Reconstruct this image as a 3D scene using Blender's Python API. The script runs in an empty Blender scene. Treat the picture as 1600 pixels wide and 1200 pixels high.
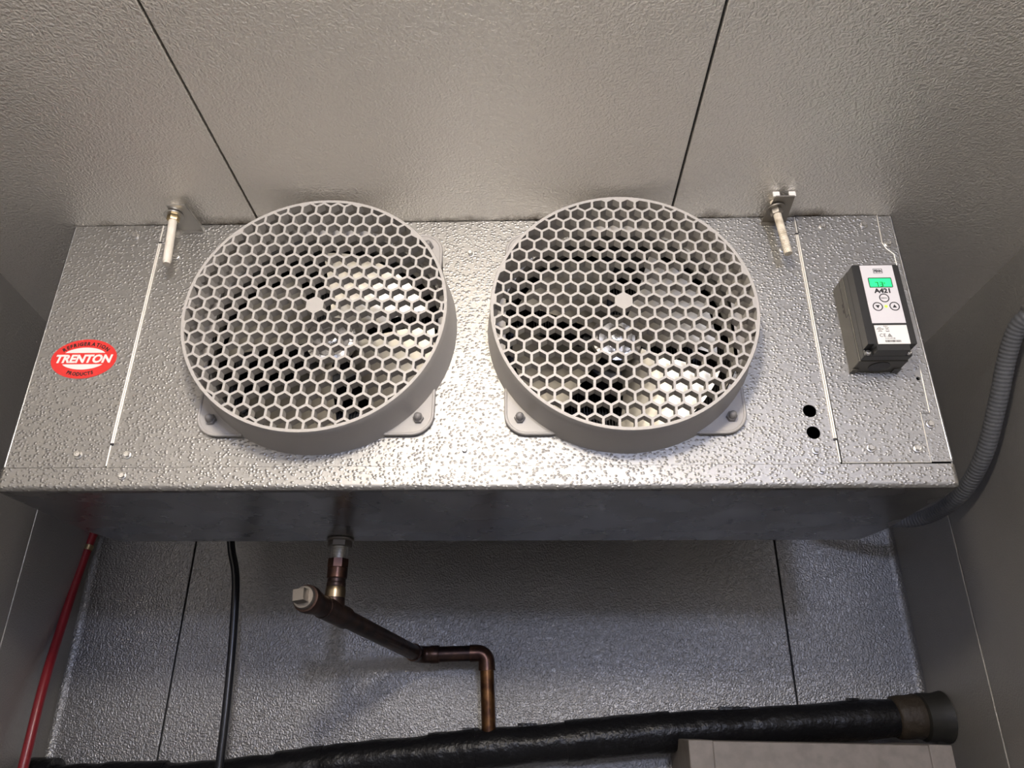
import bpy, bmesh, math, random
from mathutils import Vector, Matrix
random.seed(7)
S = bpy.context.scene
COL = S.collection
PI = math.pi

# ------------------------------------------------------------------ camera
F_PX = 1167.47
cam_d = bpy.data.cameras.new('camera')
cam_d.sensor_width = 36.0
cam_d.lens = F_PX / 1600 * 36.0
cam_d.clip_start = 0.01
cam = bpy.data.objects.new('camera', cam_d)
COL.objects.link(cam)
cr = Vector((0.99962344, 0.02718732, 0.0037185))
cu = Vector((0.00790958, -0.41523893, 0.909678))
cf = Vector((-0.02627577, 0.90930604, 0.41529761))
cam.matrix_world = Matrix(((cr.x, cu.x, -cf.x, 0), (cr.y, cu.y, -cf.y, 0), (cr.z, cu.z, -cf.z, 0), (0, 0, 0, 1)))
S.camera = cam

# ------------------------------------------------------------------ light, world, exposure
S.view_settings.view_transform = 'Standard'
S.view_settings.look = 'None'
S.view_settings.gamma = 1.0
S.view_settings.use_curve_mapping = False
S.view_settings.exposure = 0.22
w = bpy.data.worlds.new('world'); S.world = w; w.use_nodes = True
w.node_tree.nodes['Background'].inputs[0].default_value = (0.55, 0.6, 0.7, 1)
w.node_tree.nodes['Background'].inputs[1].default_value = 0.05


def lamp(name, loc, color, power, radius):
    d = bpy.data.lights.new(name, 'POINT')
    d.color = color; d.energy = power; d.shadow_soft_size = radius
    o = bpy.data.objects.new(name, d); o.location = loc
    COL.objects.link(o)
    return o


lamp('warm_bulb', (-0.07, -0.17, 0.545), (1.0, 0.895, 0.76), 31.0, 0.06)
lamp('cool_bulb', (0.40, -1.80, 0.50), (0.64, 0.71, 1.0), 54.0, 0.08)

# ------------------------------------------------------------------ node helpers / materials


def mat(name, color, rough=0.5, metal=0.0, spec=0.5):
    m = bpy.data.materials.new(name); m.use_nodes = True
    b = m.node_tree.nodes['Principled BSDF']
    b.inputs['Base Color'].default_value = (*color, 1)
    b.inputs['Roughness'].default_value = rough
    b.inputs['Metallic'].default_value = metal
    b.inputs['Specular IOR Level'].default_value = spec
    return m


def nd(m, t, **kw):
    n = m.node_tree.nodes.new(t)
    for k, v in kw.items():
        setattr(n, k, v)
    return n


def lk(m, a, b):
    m.node_tree.links.new(a, b)


def bsdf(m):
    return m.node_tree.nodes['Principled BSDF']


def noise(m, scale, detail=2.0, rough=0.5, vec=None):
    n = nd(m, 'ShaderNodeTexNoise')
    n.inputs['Scale'].default_value = scale
    n.inputs['Detail'].default_value = detail
    n.inputs['Roughness'].default_value = rough
    if vec is None:
        tc = nd(m, 'ShaderNodeTexCoord'); vec = tc.outputs['Object']
    lk(m, vec, n.inputs['Vector'])
    return n


def ramp(m, fac, stops):
    r = nd(m, 'ShaderNodeValToRGB')
    e = r.color_ramp.elements
    e[0].position, e[0].color = stops[0][0], (*stops[0][1], 1)
    e[1].position, e[1].color = stops[1][0], (*stops[1][1], 1)
    for p, c in stops[2:]:
        x = e.new(p); x.color = (*c, 1)
    lk(m, fac, r.inputs['Fac'])
    return r


def bump(m, height, strength, dist, prev=None):
    b = nd(m, 'ShaderNodeBump')
    b.inputs['Strength'].default_value = strength
    b.inputs['Distance'].default_value = dist
    lk(m, height, b.inputs['Height'])
    if prev is not None:
        lk(m, prev.outputs['Normal'], b.inputs['Normal'])
    lk(m, b.outputs['Normal'], bsdf(m).inputs['Normal'])
    return b


def colour_noise(m, scale, c1, c2, lo=0.3, hi=0.7, detail=3.0):
    n = noise(m, scale, detail)
    r = ramp(m, n.outputs['Fac'], [(lo, c1), (hi, c2)])
    lk(m, r.outputs['Color'], bsdf(m).inputs['Base Color'])
    return r


def rough_noise(m, scale, lo, hi, detail=3.0):
    n = noise(m, scale, detail)
    mp = nd(m, 'ShaderNodeMapRange')
    mp.inputs['From Min'].default_value = 0.3; mp.inputs['From Max'].default_value = 0.7
    mp.inputs['To Min'].default_value = lo; mp.inputs['To Max'].default_value = hi
    lk(m, n.outputs['Fac'], mp.inputs['Value'])
    lk(m, mp.outputs['Result'], bsdf(m).inputs['Roughness'])


def stucco_sheet(name, c1, c2, rough, metal, scale, dist, strength=1.0):
    """stucco-embossed aluminium lining: wrinkled fine relief, faint tarnish"""
    m = mat(name, c1, rough, metal)
    colour_noise(m, 2.3, c1, c2, 0.3, 0.7, 5.0)
    rough_noise(m, 3.1, rough - 0.05, rough + 0.07, 4.0)
    tc = nd(m, 'ShaderNodeTexCoord')
    warp = noise(m, scale * 0.35, 1.0, 0.5, tc.outputs['Object'])
    mx = nd(m, 'ShaderNodeVectorMath', operation='MULTIPLY_ADD')
    lk(m, warp.outputs['Color'], mx.inputs[0])
    mx.inputs[1].default_value = (0.006, 0.006, 0.006)
    lk(m, tc.outputs['Object'], mx.inputs[2])
    n1 = noise(m, scale, 1.5, 0.45, mx.outputs[0])
    bump(m, n1.outputs['Fac'], strength, dist)
    return m


def pebble_sheet(name, c1, c2, rough, scale, dist):
    """embossed aluminium of the cooler's casing: small raised pimples on a faintly wavy sheet"""
    m = mat(name, c1, rough, 1.0)
    colour_noise(m, 3.0, c1, c2, 0.3, 0.7, 4.0)
    rough_noise(m, 5.0, rough - 0.03, rough + 0.05)
    tc = nd(m, 'ShaderNodeTexCoord')
    mp = nd(m, 'ShaderNodeMapping')
    mp.inputs['Scale'].default_value = (0.85, 1.0, 1.1)
    lk(m, tc.outputs['Object'], mp.inputs['Vector'])
    warp = noise(m, scale * 0.45, 1.0, 0.5, mp.outputs['Vector'])
    mx = nd(m, 'ShaderNodeVectorMath', operation='MULTIPLY_ADD')
    lk(m, warp.outputs['Color'], mx.inputs[0])
    mx.inputs[1].default_value = (0.003, 0.003, 0.003)
    lk(m, mp.outputs['Vector'], mx.inputs[2])
    v = nd(m, 'ShaderNodeTexVoronoi', feature='F1')
    v.inputs['Scale'].default_value = scale
    lk(m, mx.outputs[0], v.inputs['Vector'])
    mr = nd(m, 'ShaderNodeMapRange', interpolation_type='SMOOTHSTEP')
    mr.inputs['From Min'].default_value = 0.0; mr.inputs['From Max'].default_value = 0.55
    mr.inputs['To Min'].default_value = 1.0; mr.inputs['To Max'].default_value = 0.0
    lk(m, v.outputs['Distance'], mr.inputs['Value'])
    b1 = bump(m, mr.outputs['Result'], 1.0, dist)
    n2 = noise(m, scale * 0.4, 1.0, 0.5)
    bump(m, n2.outputs['Fac'], 0.35, dist, b1)
    return m


M = {}
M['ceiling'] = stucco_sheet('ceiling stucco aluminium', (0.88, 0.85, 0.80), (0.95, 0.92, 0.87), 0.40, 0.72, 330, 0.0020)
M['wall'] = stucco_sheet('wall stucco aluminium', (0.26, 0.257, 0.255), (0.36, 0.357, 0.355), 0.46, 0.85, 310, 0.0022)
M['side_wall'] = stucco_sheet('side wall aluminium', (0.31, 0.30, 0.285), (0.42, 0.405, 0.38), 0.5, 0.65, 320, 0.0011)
M['joint'] = mat('dark joint', (0.03, 0.03, 0.035), 0.6)
M['floor'] = mat('floor', (0.35, 0.34, 0.32), 0.5)
colour_noise(M['floor'], 4, (0.32, 0.31, 0.30), (0.42, 0.41, 0.39))
M['face'] = pebble_sheet('pebbled aluminium', (0.375, 0.365, 0.345), (0.43, 0.42, 0.40), 0.50, 250, 0.0006)
M['flange'] = pebble_sheet('flange aluminium', (0.375, 0.365, 0.345), (0.43, 0.42, 0.40), 0.48, 280, 0.0004)
M['smooth'] = mat('smooth aluminium', (0.62, 0.62, 0.62), 0.24, 1.0)
colour_noise(M['smooth'], 9, (0.27, 0.27, 0.275), (0.32, 0.32, 0.325), 0.35, 0.65, 4)
rough_noise(M['smooth'], 14, 0.2, 0.34)
M['edge'] = mat('folded hem and edge highlight', (0.88, 0.85, 0.78), 0.42, 0.6)  # pale base colour so hems and panel edge read as bright highlight lines
M['screw'] = mat('zinc screw', (0.70, 0.69, 0.67), 0.28, 1.0)
M['guard'] = mat('grey moulded plastic', (0.42, 0.40, 0.38), 0.42)
bump(M['guard'], noise(M['guard'], 900, 2).outputs['Fac'], 0.25, 0.0003)
M['guard_bolt'] = mat('grey plastic cap', (0.22, 0.21, 0.205), 0.4)
M['blade'] = mat('fan aluminium', (0.50, 0.47, 0.40), 0.42, 1.0)
M['chrome'] = mat('polished hub', (0.75, 0.74, 0.72), 0.12, 1.0)
M['dark'] = mat('dark interior and slot shade', (0.02, 0.02, 0.022), 0.6)
M['coil'] = mat('coil fins', (0.10, 0.10, 0.10), 0.5, 0.6)
M['red'] = mat('red sticker', (0.72, 0.035, 0.03), 0.4)
M['white'] = mat('white print', (0.82, 0.80, 0.77), 0.45)
M['ink'] = mat('black print', (0.012, 0.012, 0.012), 0.5)
M['black'] = mat('black plastic', (0.022, 0.022, 0.022), 0.35)
bump(M['black'], noise(M['black'], 700, 2).outputs['Fac'], 0.3, 0.0003)
M['olive'] = mat('grey black plastic', (0.075, 0.07, 0.058), 0.4)
M['plate'] = mat('light grey face', (0.68, 0.66, 0.68), 0.45)
M['grey_print'] = mat('grey print', (0.25, 0.25, 0.25), 0.5)
M['nylon'] = mat('white nylon', (0.74, 0.68, 0.58), 0.45)
colour_noise(M['nylon'], 40, (0.72, 0.66, 0.56), (0.86, 0.81, 0.73), 0.3, 0.6)
M['nylon_old'] = mat('stained nylon', (0.6, 0.53, 0.42), 0.55)
colour_noise(M['nylon_old'], 70, (0.46, 0.39, 0.29), (0.76, 0.69, 0.57), 0.3, 0.5)
M['brass'] = mat('dull brass nut', (0.50, 0.40, 0.24), 0.35, 1.0)
M['galv'] = mat('galvanised steel', (0.58, 0.57, 0.55), 0.38, 1.0)
M['galv_dirty'] = mat('grimy steel', (0.30, 0.28, 0.25), 0.5, 0.9)
M['copper'] = mat('aged copper', (0.14, 0.07, 0.045), 0.33, 0.85)
colour_noise(M['copper'], 38, (0.05, 0.027, 0.024), (0.15, 0.075, 0.045), 0.35, 0.75, 4)
M['copper_dark'] = mat('black aged copper', (0.05, 0.03, 0.028), 0.38, 0.8)
colour_noise(M['copper_dark'], 45, (0.025, 0.017, 0.018), (0.09, 0.05, 0.035), 0.35, 0.75, 4)
M['copper_bright'] = mat('bright copper', (0.30, 0.15, 0.06), 0.3, 0.9)
colour_noise(M['copper_bright'], 50, (0.06, 0.028, 0.016), (0.20, 0.10, 0.04), 0.35, 0.7, 4)
M['solder'] = mat('solder', (0.26, 0.20, 0.13), 0.34, 1.0)
M['steel'] = mat('steel plug', (0.24, 0.22, 0.20), 0.45, 0.9)
M['foam'] = mat('black foam tape', (0.006, 0.006, 0.007), 0.36, 0.0, 0.22)
_nb = noise(M['foam'], 20, 4, 0.6)
bump(M['foam'], _nb.outputs['Fac'], 0.8, 0.009)
M['foam_brown'] = mat('brown sealant', (0.024, 0.016, 0.008), 0.65)
M['seal_dark'] = mat('dark sealant', (0.012, 0.011, 0.008), 0.6)
bump(M['foam_brown'], noise(M['foam_brown'], 60, 3).outputs['Fac'], 0.8, 0.004)
M['red_hose'] = mat('red hose', (0.20, 0.012, 0.018), 0.36)
M['cable'] = mat('black cable', (0.012, 0.013, 0.016), 0.3)
M['conduit'] = mat('grey flexible conduit', (0.11, 0.113, 0.12), 0.34)
M['beige'] = mat('beige plastic', (0.36, 0.32, 0.28), 0.55)
colour_noise(M['beige'], 60, (0.17, 0.15, 0.132), (0.21, 0.186, 0.165), 0.3, 0.6)


def emit(name, color, strength):
    m = mat(name, color, 0.4)
    b = bsdf(m)
    b.inputs['Emission Color'].default_value = (*color, 1)
    b.inputs['Emission Strength'].default_value = strength
    return m


M['lcd'] = emit('green backlit lcd', (0.02, 0.80, 0.20), 0.85)
M['led'] = emit('green led', (0.35, 0.9, 0.05), 1.0)
M['lcd_ink'] = mat('lcd segments', (0.0, 0.03, 0.01), 0.6)

# ceiling stains: grime along the joint with the cooler
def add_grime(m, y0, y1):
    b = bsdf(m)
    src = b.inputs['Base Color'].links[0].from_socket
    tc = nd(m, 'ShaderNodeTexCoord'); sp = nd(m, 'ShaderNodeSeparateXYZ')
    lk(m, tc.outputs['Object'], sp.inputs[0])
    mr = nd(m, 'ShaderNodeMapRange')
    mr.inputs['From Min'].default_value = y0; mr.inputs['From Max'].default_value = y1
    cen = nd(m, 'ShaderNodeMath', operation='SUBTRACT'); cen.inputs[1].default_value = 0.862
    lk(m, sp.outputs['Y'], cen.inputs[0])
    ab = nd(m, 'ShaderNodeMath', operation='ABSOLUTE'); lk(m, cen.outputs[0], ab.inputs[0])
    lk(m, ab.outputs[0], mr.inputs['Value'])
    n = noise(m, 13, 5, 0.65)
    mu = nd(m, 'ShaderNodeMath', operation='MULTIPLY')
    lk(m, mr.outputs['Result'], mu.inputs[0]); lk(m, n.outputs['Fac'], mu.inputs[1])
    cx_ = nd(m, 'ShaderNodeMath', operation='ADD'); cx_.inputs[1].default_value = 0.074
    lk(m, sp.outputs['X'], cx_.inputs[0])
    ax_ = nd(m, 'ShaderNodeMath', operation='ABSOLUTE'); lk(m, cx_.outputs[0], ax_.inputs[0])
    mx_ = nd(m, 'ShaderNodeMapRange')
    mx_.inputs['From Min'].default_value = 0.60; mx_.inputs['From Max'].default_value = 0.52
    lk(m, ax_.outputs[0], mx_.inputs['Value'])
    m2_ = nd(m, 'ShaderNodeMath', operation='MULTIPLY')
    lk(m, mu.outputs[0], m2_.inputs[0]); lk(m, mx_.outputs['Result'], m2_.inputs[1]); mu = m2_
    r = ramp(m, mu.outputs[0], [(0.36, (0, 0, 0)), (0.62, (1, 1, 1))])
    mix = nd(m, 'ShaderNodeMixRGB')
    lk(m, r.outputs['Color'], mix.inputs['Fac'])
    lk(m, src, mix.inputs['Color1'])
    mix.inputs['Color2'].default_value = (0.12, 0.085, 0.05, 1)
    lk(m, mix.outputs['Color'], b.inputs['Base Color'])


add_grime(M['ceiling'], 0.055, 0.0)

# ------------------------------------------------------------------ mesh helpers


class MB:
    def __init__(self):
        self.bm = bmesh.new()

    def box(self, a, b, bevel=0.0, seg=2, frame=None, mi=0):
        bm = self.bm
        vs = []
        for x in (a[0], b[0]):
            for y in (a[1], b[1]):
                for z in (a[2], b[2]):
                    vs.append(bm.verts.new((x, y, z)))
        f = [(0, 1, 3, 2), (4, 6, 7, 5), (0, 4, 5, 1), (2, 3, 7, 6), (0, 2, 6, 4), (1, 5, 7, 3)]
        fs = [bm.faces.new([vs[i] for i in q]) for q in f]
        for q in fs:
            q.material_index = mi
        geo = vs
        if bevel > 0:
            es = list({e for q in fs for e in q.edges})
            r = bmesh.ops.bevel(bm, geom=es, offset=bevel, segments=seg, profile=0.5, affect='EDGES')
            geo = list({v for q in r['faces'] for v in q.verts} | {v for v in vs if v.is_valid})
            for q in r['faces']:
                q.material_index = mi
        if frame is not None:
            for v in geo:
                v.co = frame @ v.co
        return self

    def rings(self, rings, closed_a=True, cap0=True, cap1=True, mi=0):
        """rings: list of lists of points; skin them"""
        bm = self.bm
        R = [[bm.verts.new(p) for p in ring] for ring in rings]
        n = len(R[0])
        for i in range(len(R) - 1):
            for k in range(n if closed_a else n - 1):
                f = bm.faces.new((R[i][k], R[i][(k + 1) % n], R[i + 1][(k + 1) % n], R[i + 1][k]))
                f.material_index = mi
        if cap0:
            f = bm.faces.new(list(reversed(R[0]))); f.material_index = mi
        if cap1:
            f = bm.faces.new(R[-1]); f.material_index = mi
        return self

    def lathe(self, prof, o, axis, n=32, closed=False, mi=0, rot=0.0):
        """prof: (r, h) along axis from o"""
        ax = Vector(axis).normalized(); o = Vector(o)
        t = Vector((0, 0, 1)) if abs(ax.z) < 0.9 else Vector((1, 0, 0))
        u = t.cross(ax).normalized(); v = ax.cross(u)
        rings = []
        for r, h in prof:
            r = max(r, 1e-5)
            rings.append([o + ax * h + (u * math.cos(rot + 2 * PI * k / n) + v * math.sin(rot + 2 * PI * k / n)) * r for k in range(n)])
        if closed:
            rings.append(None)
            bm = self.bm
            R = [[bm.verts.new(p) for p in ring] for ring in rings[:-1]]
            m = len(R)
            for i in range(m):
                for k in range(n):
                    f = bm.faces.new((R[i][k], R[i][(k + 1) % n], R[(i + 1) % m][(k + 1) % n], R[(i + 1) % m][k]))
                    f.material_index = mi
            return self
        return self.rings(rings, mi=mi)

    def cyl(self, a, b, r, n=20, r2=None, mi=0, rot=0.0):
        a = Vector(a); b = Vector(b); d = b - a
        return self.lathe([(r, 0), (r if r2 is None else r2, d.length)], a, d, n, mi=mi, rot=rot)

    def tube(self, pts, r, n=14, caps=True, mi=0):
        pts = [Vector(p) for p in pts]
        rr = r if isinstance(r, (list, tuple)) else [r] * len(pts)
        rings = []
        u = None
        for i, p in enumerate(pts):
            t = (pts[min(i + 1, len(pts) - 1)] - pts[max(i - 1, 0)]).normalized()
            if u is None:
                s = Vector((0, 0, 1)) if abs(t.z) < 0.9 else Vector((1, 0, 0))
                u = s.cross(t).normalized()
            else:
                u = (u - t * u.dot(t)).normalized()
            v = t.cross(u)
            rings.append([p + (u * math.cos(2 * PI * k / n) + v * math.sin(2 * PI * k / n)) * rr[i] for k in range(n)])
        return self.rings(rings, cap0=caps, cap1=caps, mi=mi)

    def plate(self, outline, holes, y0, y1, bevel=0.0):
        """outline / holes: (x, z) loops; front at y0, back at y1"""
        bm = bmesh.new()
        es = []
        for loop in [outline] + holes:
            vs = [bm.verts.new((x, y0, z)) for x, z in loop]
            for i in range(len(vs)):
                es.append(bm.edges.new((vs[i], vs[(i + 1) % len(vs)])))
        bmesh.ops.triangle_fill(bm, use_beauty=True, use_dissolve=False, edges=es, normal=(0, -1, 0))
        front = list(bm.faces)
        for f in front:
            f.normal_update()
            if f.normal.y > 0:
                f.normal_flip()
        r = bmesh.ops.extrude_face_region(bm, geom=front)
        for g in r['geom']:
            if isinstance(g, bmesh.types.BMVert):
                g.co.y = y1
        bmesh.ops.recalc_face_normals(bm, faces=bm.faces)
        me = bpy.data.meshes.new('tmp'); bm.to_mesh(me); bm.free()
        self.bm.from_mesh(me); bpy.data.meshes.remove(me)
        return self

    def build(self, name, material, parent=None, smooth=None, recalc=True, loc=None, wn=False):
        bm = self.bm
        if recalc:
            bmesh.ops.recalc_face_normals(bm, faces=bm.faces)
        me = bpy.data.meshes.new(name)
        off = wloc(parent) if parent is not None else Vector((0, 0, 0))
        base = Vector(loc) if loc is not None else off
        for v in bm.verts:
            v.co -= base
        bm.to_mesh(me); bm.free()
        for mm in (material if isinstance(material, (list, tuple)) else [material]):
            me.materials.append(mm)
        if smooth is not None:
            me.polygons.foreach_set('use_smooth', [True] * len(me.polygons))
            me.set_sharp_from_angle(angle=math.radians(smooth))
        o = bpy.data.objects.new(name, me)
        COL.objects.link(o)
        o.location = base - off
        if parent is not None:
            o.parent = parent
        if wn:
            md = o.modifiers.new('weighted', 'WEIGHTED_NORMAL'); md.keep_sharp = True; md.weight = 100
        return o


def wloc(o):
    p = Vector(o.location)
    while o.parent is not None:
        o = o.parent; p += Vector(o.location)
    return p


def tag(o, label=None, cat=None, group=None, kind=None):
    if label: o['label'] = label
    if cat: o['category'] = cat
    if group: o['group'] = group
    if kind: o['kind'] = kind
    return o


def thing(name, loc, label, cat, group=None):
    o = bpy.data.objects.new(name, None); COL.objects.link(o)
    o.location = loc; o.empty_display_size = 0.05
    return tag(o, label, cat, group)


def circle(cx, cz, r, n=48, ph=0.0):
    return [(cx + r * math.cos(ph + 2 * PI * k / n), cz + r * math.sin(ph + 2 * PI * k / n)) for k in range(n)]


def rrect(x0, z0, x1, z1, r, n=6):
    out = []
    for cx, cz, a in ((x1 - r, z1 - r, 0), (x0 + r, z1 - r, PI / 2), (x0 + r, z0 + r, PI), (x1 - r, z0 + r, 3 * PI / 2)):
        for k in range(n + 1):
            t = a + PI / 2 * k / n
            out.append((cx + r * math.cos(t), cz + r * math.sin(t)))
    return out


def spline(pts, n=8):
    P = [Vector(p) for p in pts]
    out = []
    for i in range(len(P) - 1):
        p0 = P[max(i - 1, 0)]; p1 = P[i]; p2 = P[i + 1]; p3 = P[min(i + 2, len(P) - 1)]
        for k in range(n):
            t = k / n
            out.append(0.5 * ((2 * p1) + (p2 - p0) * t + (2 * p0 - 5 * p1 + 4 * p2 - p3) * t * t + (3 * p1 - p0 - 3 * p2 + p3) * t ** 3))
    out.append(P[-1])
    return out


_glyphs = {}


def glyph(text, bold=0.0, shear=0.0):
    key = (text, bold, shear)
    if key not in _glyphs:
        c = bpy.data.curves.new('t', 'FONT'); c.body = text; c.size = 1.0
        c.offset = bold; c.shear = shear; c.extrude = 0.004; c.resolution_u = 3
        o = bpy.data.objects.new('t', c); COL.objects.link(o)
        dg = bpy.context.evaluated_depsgraph_get()
        me = bpy.data.meshes.new_from_object(o.evaluated_get(dg))
        vs = [v.co.copy() for v in me.vertices]; fs = [tuple(p.vertices) for p in me.polygons]
        bpy.data.objects.remove(o); bpy.data.curves.remove(c); bpy.data.meshes.remove(me)
        xs = [v.x for v in vs] or [0]; ys = [v.y for v in vs] or [0]
        _glyphs[key] = (vs, fs, min(xs), max(xs), min(ys), max(ys))
    return _glyphs[key]


def put_text(mb, text, x, z, y, width=None, height=None, bold=0.02, shear=0.0, rot=0.0, centre=True):
    """flat lettering facing -Y: lower-left (or lower-centre) at x, z"""
    vs, fs, x0, x1, y0, y1 = glyph(text, bold, shear)
    sy = height / (y1 - y0) if height else None
    sx = width / (x1 - x0) if width else sy
    if sy is None: sy = sx
    c, s = math.cos(rot), math.sin(rot)
    nv = []
    for v in vs:
        a = (v.x - x0) * sx - (((x1 - x0) * sx / 2) if centre else 0)
        b = (v.y - y0) * sy
        nv.append(mb.bm.verts.new((x + a * c - b * s, y - v.z * 0.02, z + a * s + b * c)))
    for f in fs:
        try:
            mb.bm.faces.new([nv[i] for i in f])
        except ValueError:
            pass
    return (x1 - x0) * sx


# ------------------------------------------------------------------ the room (camera height is z = 0)
ZF, ZT = -1.65, 0.6457
YB, YF = 1.530, -2.60
XR = 0.728
XL = -0.9095
TH = 0.008
GAP = 0.0032
# left wall runs slightly out of square
LW0 = Vector((XL, YB, 0)); LWT = Vector((0.0729, -0.5541, 0)).normalized(); LWN = Vector((0.5541, 0.0729, 0)).normalized()
LWF = Matrix(((LWT.x, LWN.x, 0, LW0.x), (LWT.y, LWN.y, 0, LW0.y), (0, 0, 1, 0), (0, 0, 0, 1)))  # (s, inward, z)
LLEN = 4.20


def panels(parent, spans, make, m):
    for a, b in spans:
        mb = MB(); make(mb, a, b)
        mb.build('panel', m, parent)


fl = MB().box((-1.2, YF - 0.2, ZF - 0.1), (XR + 0.2, YB + 0.2, ZF)).build('floor', M['floor']); tag(fl, kind='structure')

ce = MB().box((-1.2, YF - 0.1, ZT + TH), (XR + 0.1, YB + 0.1, ZT + 0.1)).build('ceiling', M['joint']); tag(ce, kind='structure')
panels(ce, ((-1.19, -0.3838), (-0.3838, 0.1945), (0.1945, XR + 0.03)),
       lambda mb, a, b: mb.box((a + GAP / 2, YF, ZT), (b - GAP / 2, YB + 0.03, ZT + TH + 0.001), 0.0012, 2), M['ceiling'])

wb = MB().box((-1.2, YB + TH, ZF), (XR + 0.1, YB + 0.1, ZT + 0.05)).build('wall_back', M['joint']); tag(wb, kind='structure')
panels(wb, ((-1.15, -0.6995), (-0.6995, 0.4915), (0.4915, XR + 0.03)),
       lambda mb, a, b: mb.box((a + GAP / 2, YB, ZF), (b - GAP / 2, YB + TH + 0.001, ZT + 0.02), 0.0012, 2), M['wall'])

wr = MB().box((XR + TH, YF, ZF), (XR + 0.1, YB + 0.05, ZT + 0.05)).build('wall_right', M['joint']); tag(wr, kind='structure')
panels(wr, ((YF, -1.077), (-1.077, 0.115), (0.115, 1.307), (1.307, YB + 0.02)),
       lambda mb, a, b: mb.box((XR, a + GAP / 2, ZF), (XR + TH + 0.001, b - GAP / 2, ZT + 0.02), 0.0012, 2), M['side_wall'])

wl = MB().box((-0.05, -0.1, ZF), (LLEN, -TH, ZT + 0.05), frame=LWF).build('wall_left', M['joint']); tag(wl, kind='structure')
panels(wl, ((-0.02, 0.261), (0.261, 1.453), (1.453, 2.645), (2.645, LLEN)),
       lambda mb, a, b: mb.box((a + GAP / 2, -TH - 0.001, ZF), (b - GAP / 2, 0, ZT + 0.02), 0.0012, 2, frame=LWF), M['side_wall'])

wf = MB().box((-1.2, YF - 0.1, ZF), (XR + 0.1, YF, ZT + 0.05)).build('wall_front', M['side_wall']); tag(wf, kind='structure')


def cove(name, cx, cy, sx, r=0.014, z1=ZT):
    """small concave corner flashing between back wall and a side wall"""
    mb = MB()
    prof = [(cx + sx * 0.0, cy)]
    n = 6
    arc = [(cx - sx * (r - r * math.sin(PI / 2 * k / n)) , cy - (r - r * math.cos(PI / 2 * k / n))) for k in range(n + 1)]
    ring = [(cx, cy)] + arc
    mb.rings([[(x, y, ZF) for x, y in ring], [(x, y, z1) for x, y in ring]])
    o = mb.build(name, M['wall'], smooth=50)
    return tag(o, kind='structure')


cove('trim_1', XR, YB, 1)
cove('trim_2', XL, YB, -1)

# ------------------------------------------------------------------ evaporator unit
D = 0.8601
UX0, UX1 = -0.649, 0.5010
ev = thing('evaporator', (-0.074, 1.0, 0.2540),
           'wide embossed aluminium evaporator cooler with two round fans hung from the ceiling', 'evaporator')
# casing: sides, top, back, floor
mb = MB()
mb.box((UX0 + 0.0005, D + 0.002, 0.284), (UX0 + 0.0025, 1.128, ZT - 0.002))
mb.box((UX1 - 0.0025, D + 0.002, 0.284), (UX1 - 0.0005, 1.128, ZT - 0.002))
mb.box((UX0 + 0.0025, D + 0.002, ZT - 0.004), (UX1 - 0.0025, 1.128, ZT - 0.002))
mb.build('casing', M['smooth'], ev)
MB().box((UX0 + 0.003, 1.122, 0.284), (UX1 - 0.003, 1.127, ZT - 0.005)).build('back_panel', M['dark'], ev)
mb = MB()
nf = 190
for k in range(nf):
    x = -0.50 + 0.86 * (k + 0.5) / nf
    mb.box((x - 0.0004, 1.02, 0.30), (x + 0.0004, 1.118, 0.63))
for r in range(7):
    z = 0.325 + r * 0.046
    mb.cyl((-0.51, 1.030, z), (0.36, 1.030, z), 0.006, 8)
coil = mb.build('coil', M['coil'], ev); tag(coil, 'dark finned coil behind the fans', kind='stuff')

G = [dict(x=-0.2692, z=0.4708, r=0.1657, up=0.0042), dict(x=0.1143, z=0.4702, r=0.1650, up=0.0062)]
HO = 0.156


def slot(x, z, w=0.0042, h=0.0030):
    return [(x - w / 2, z - h / 2), (x + w / 2, z - h / 2), (x + w / 2, z + h / 2), (x - w / 2, z + h / 2)]


FP = [M['face'], M['edge']]
holes = [circle(g['x'], g['z'], HO, 64) for g in G]
holes += [circle(0.3418, 0.3532, 0.0083, 28), circle(0.3418, 0.3247, 0.0083, 28)]
mb = MB().plate([(-0.5205, 0.2848), (0.3672, 0.2848), (0.3668, ZT - 0.001), (-0.5212, ZT - 0.001)], holes, D, D + 0.0016)
mb.build('front_panel', M['face'], ev)
# left end panel
mb = MB().plate([(UX0, 0.2848), (-0.5222, 0.2848), (-0.5225, ZT - 0.001), (UX0, ZT - 0.001)],
                [], D - 0.0006, D + 0.0016)
mb.build('end_panel', M['face'], ev)
mb = MB()
ex = []
mb.tube([(UX0 + 0.0008, D + 0.0004, 0.286), (UX0 + 0.0008, D + 0.0004, ZT - 0.002)], 0.0016, 8)
mb.build('bent_edge', M['smooth'], ev, smooth=60)
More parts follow.
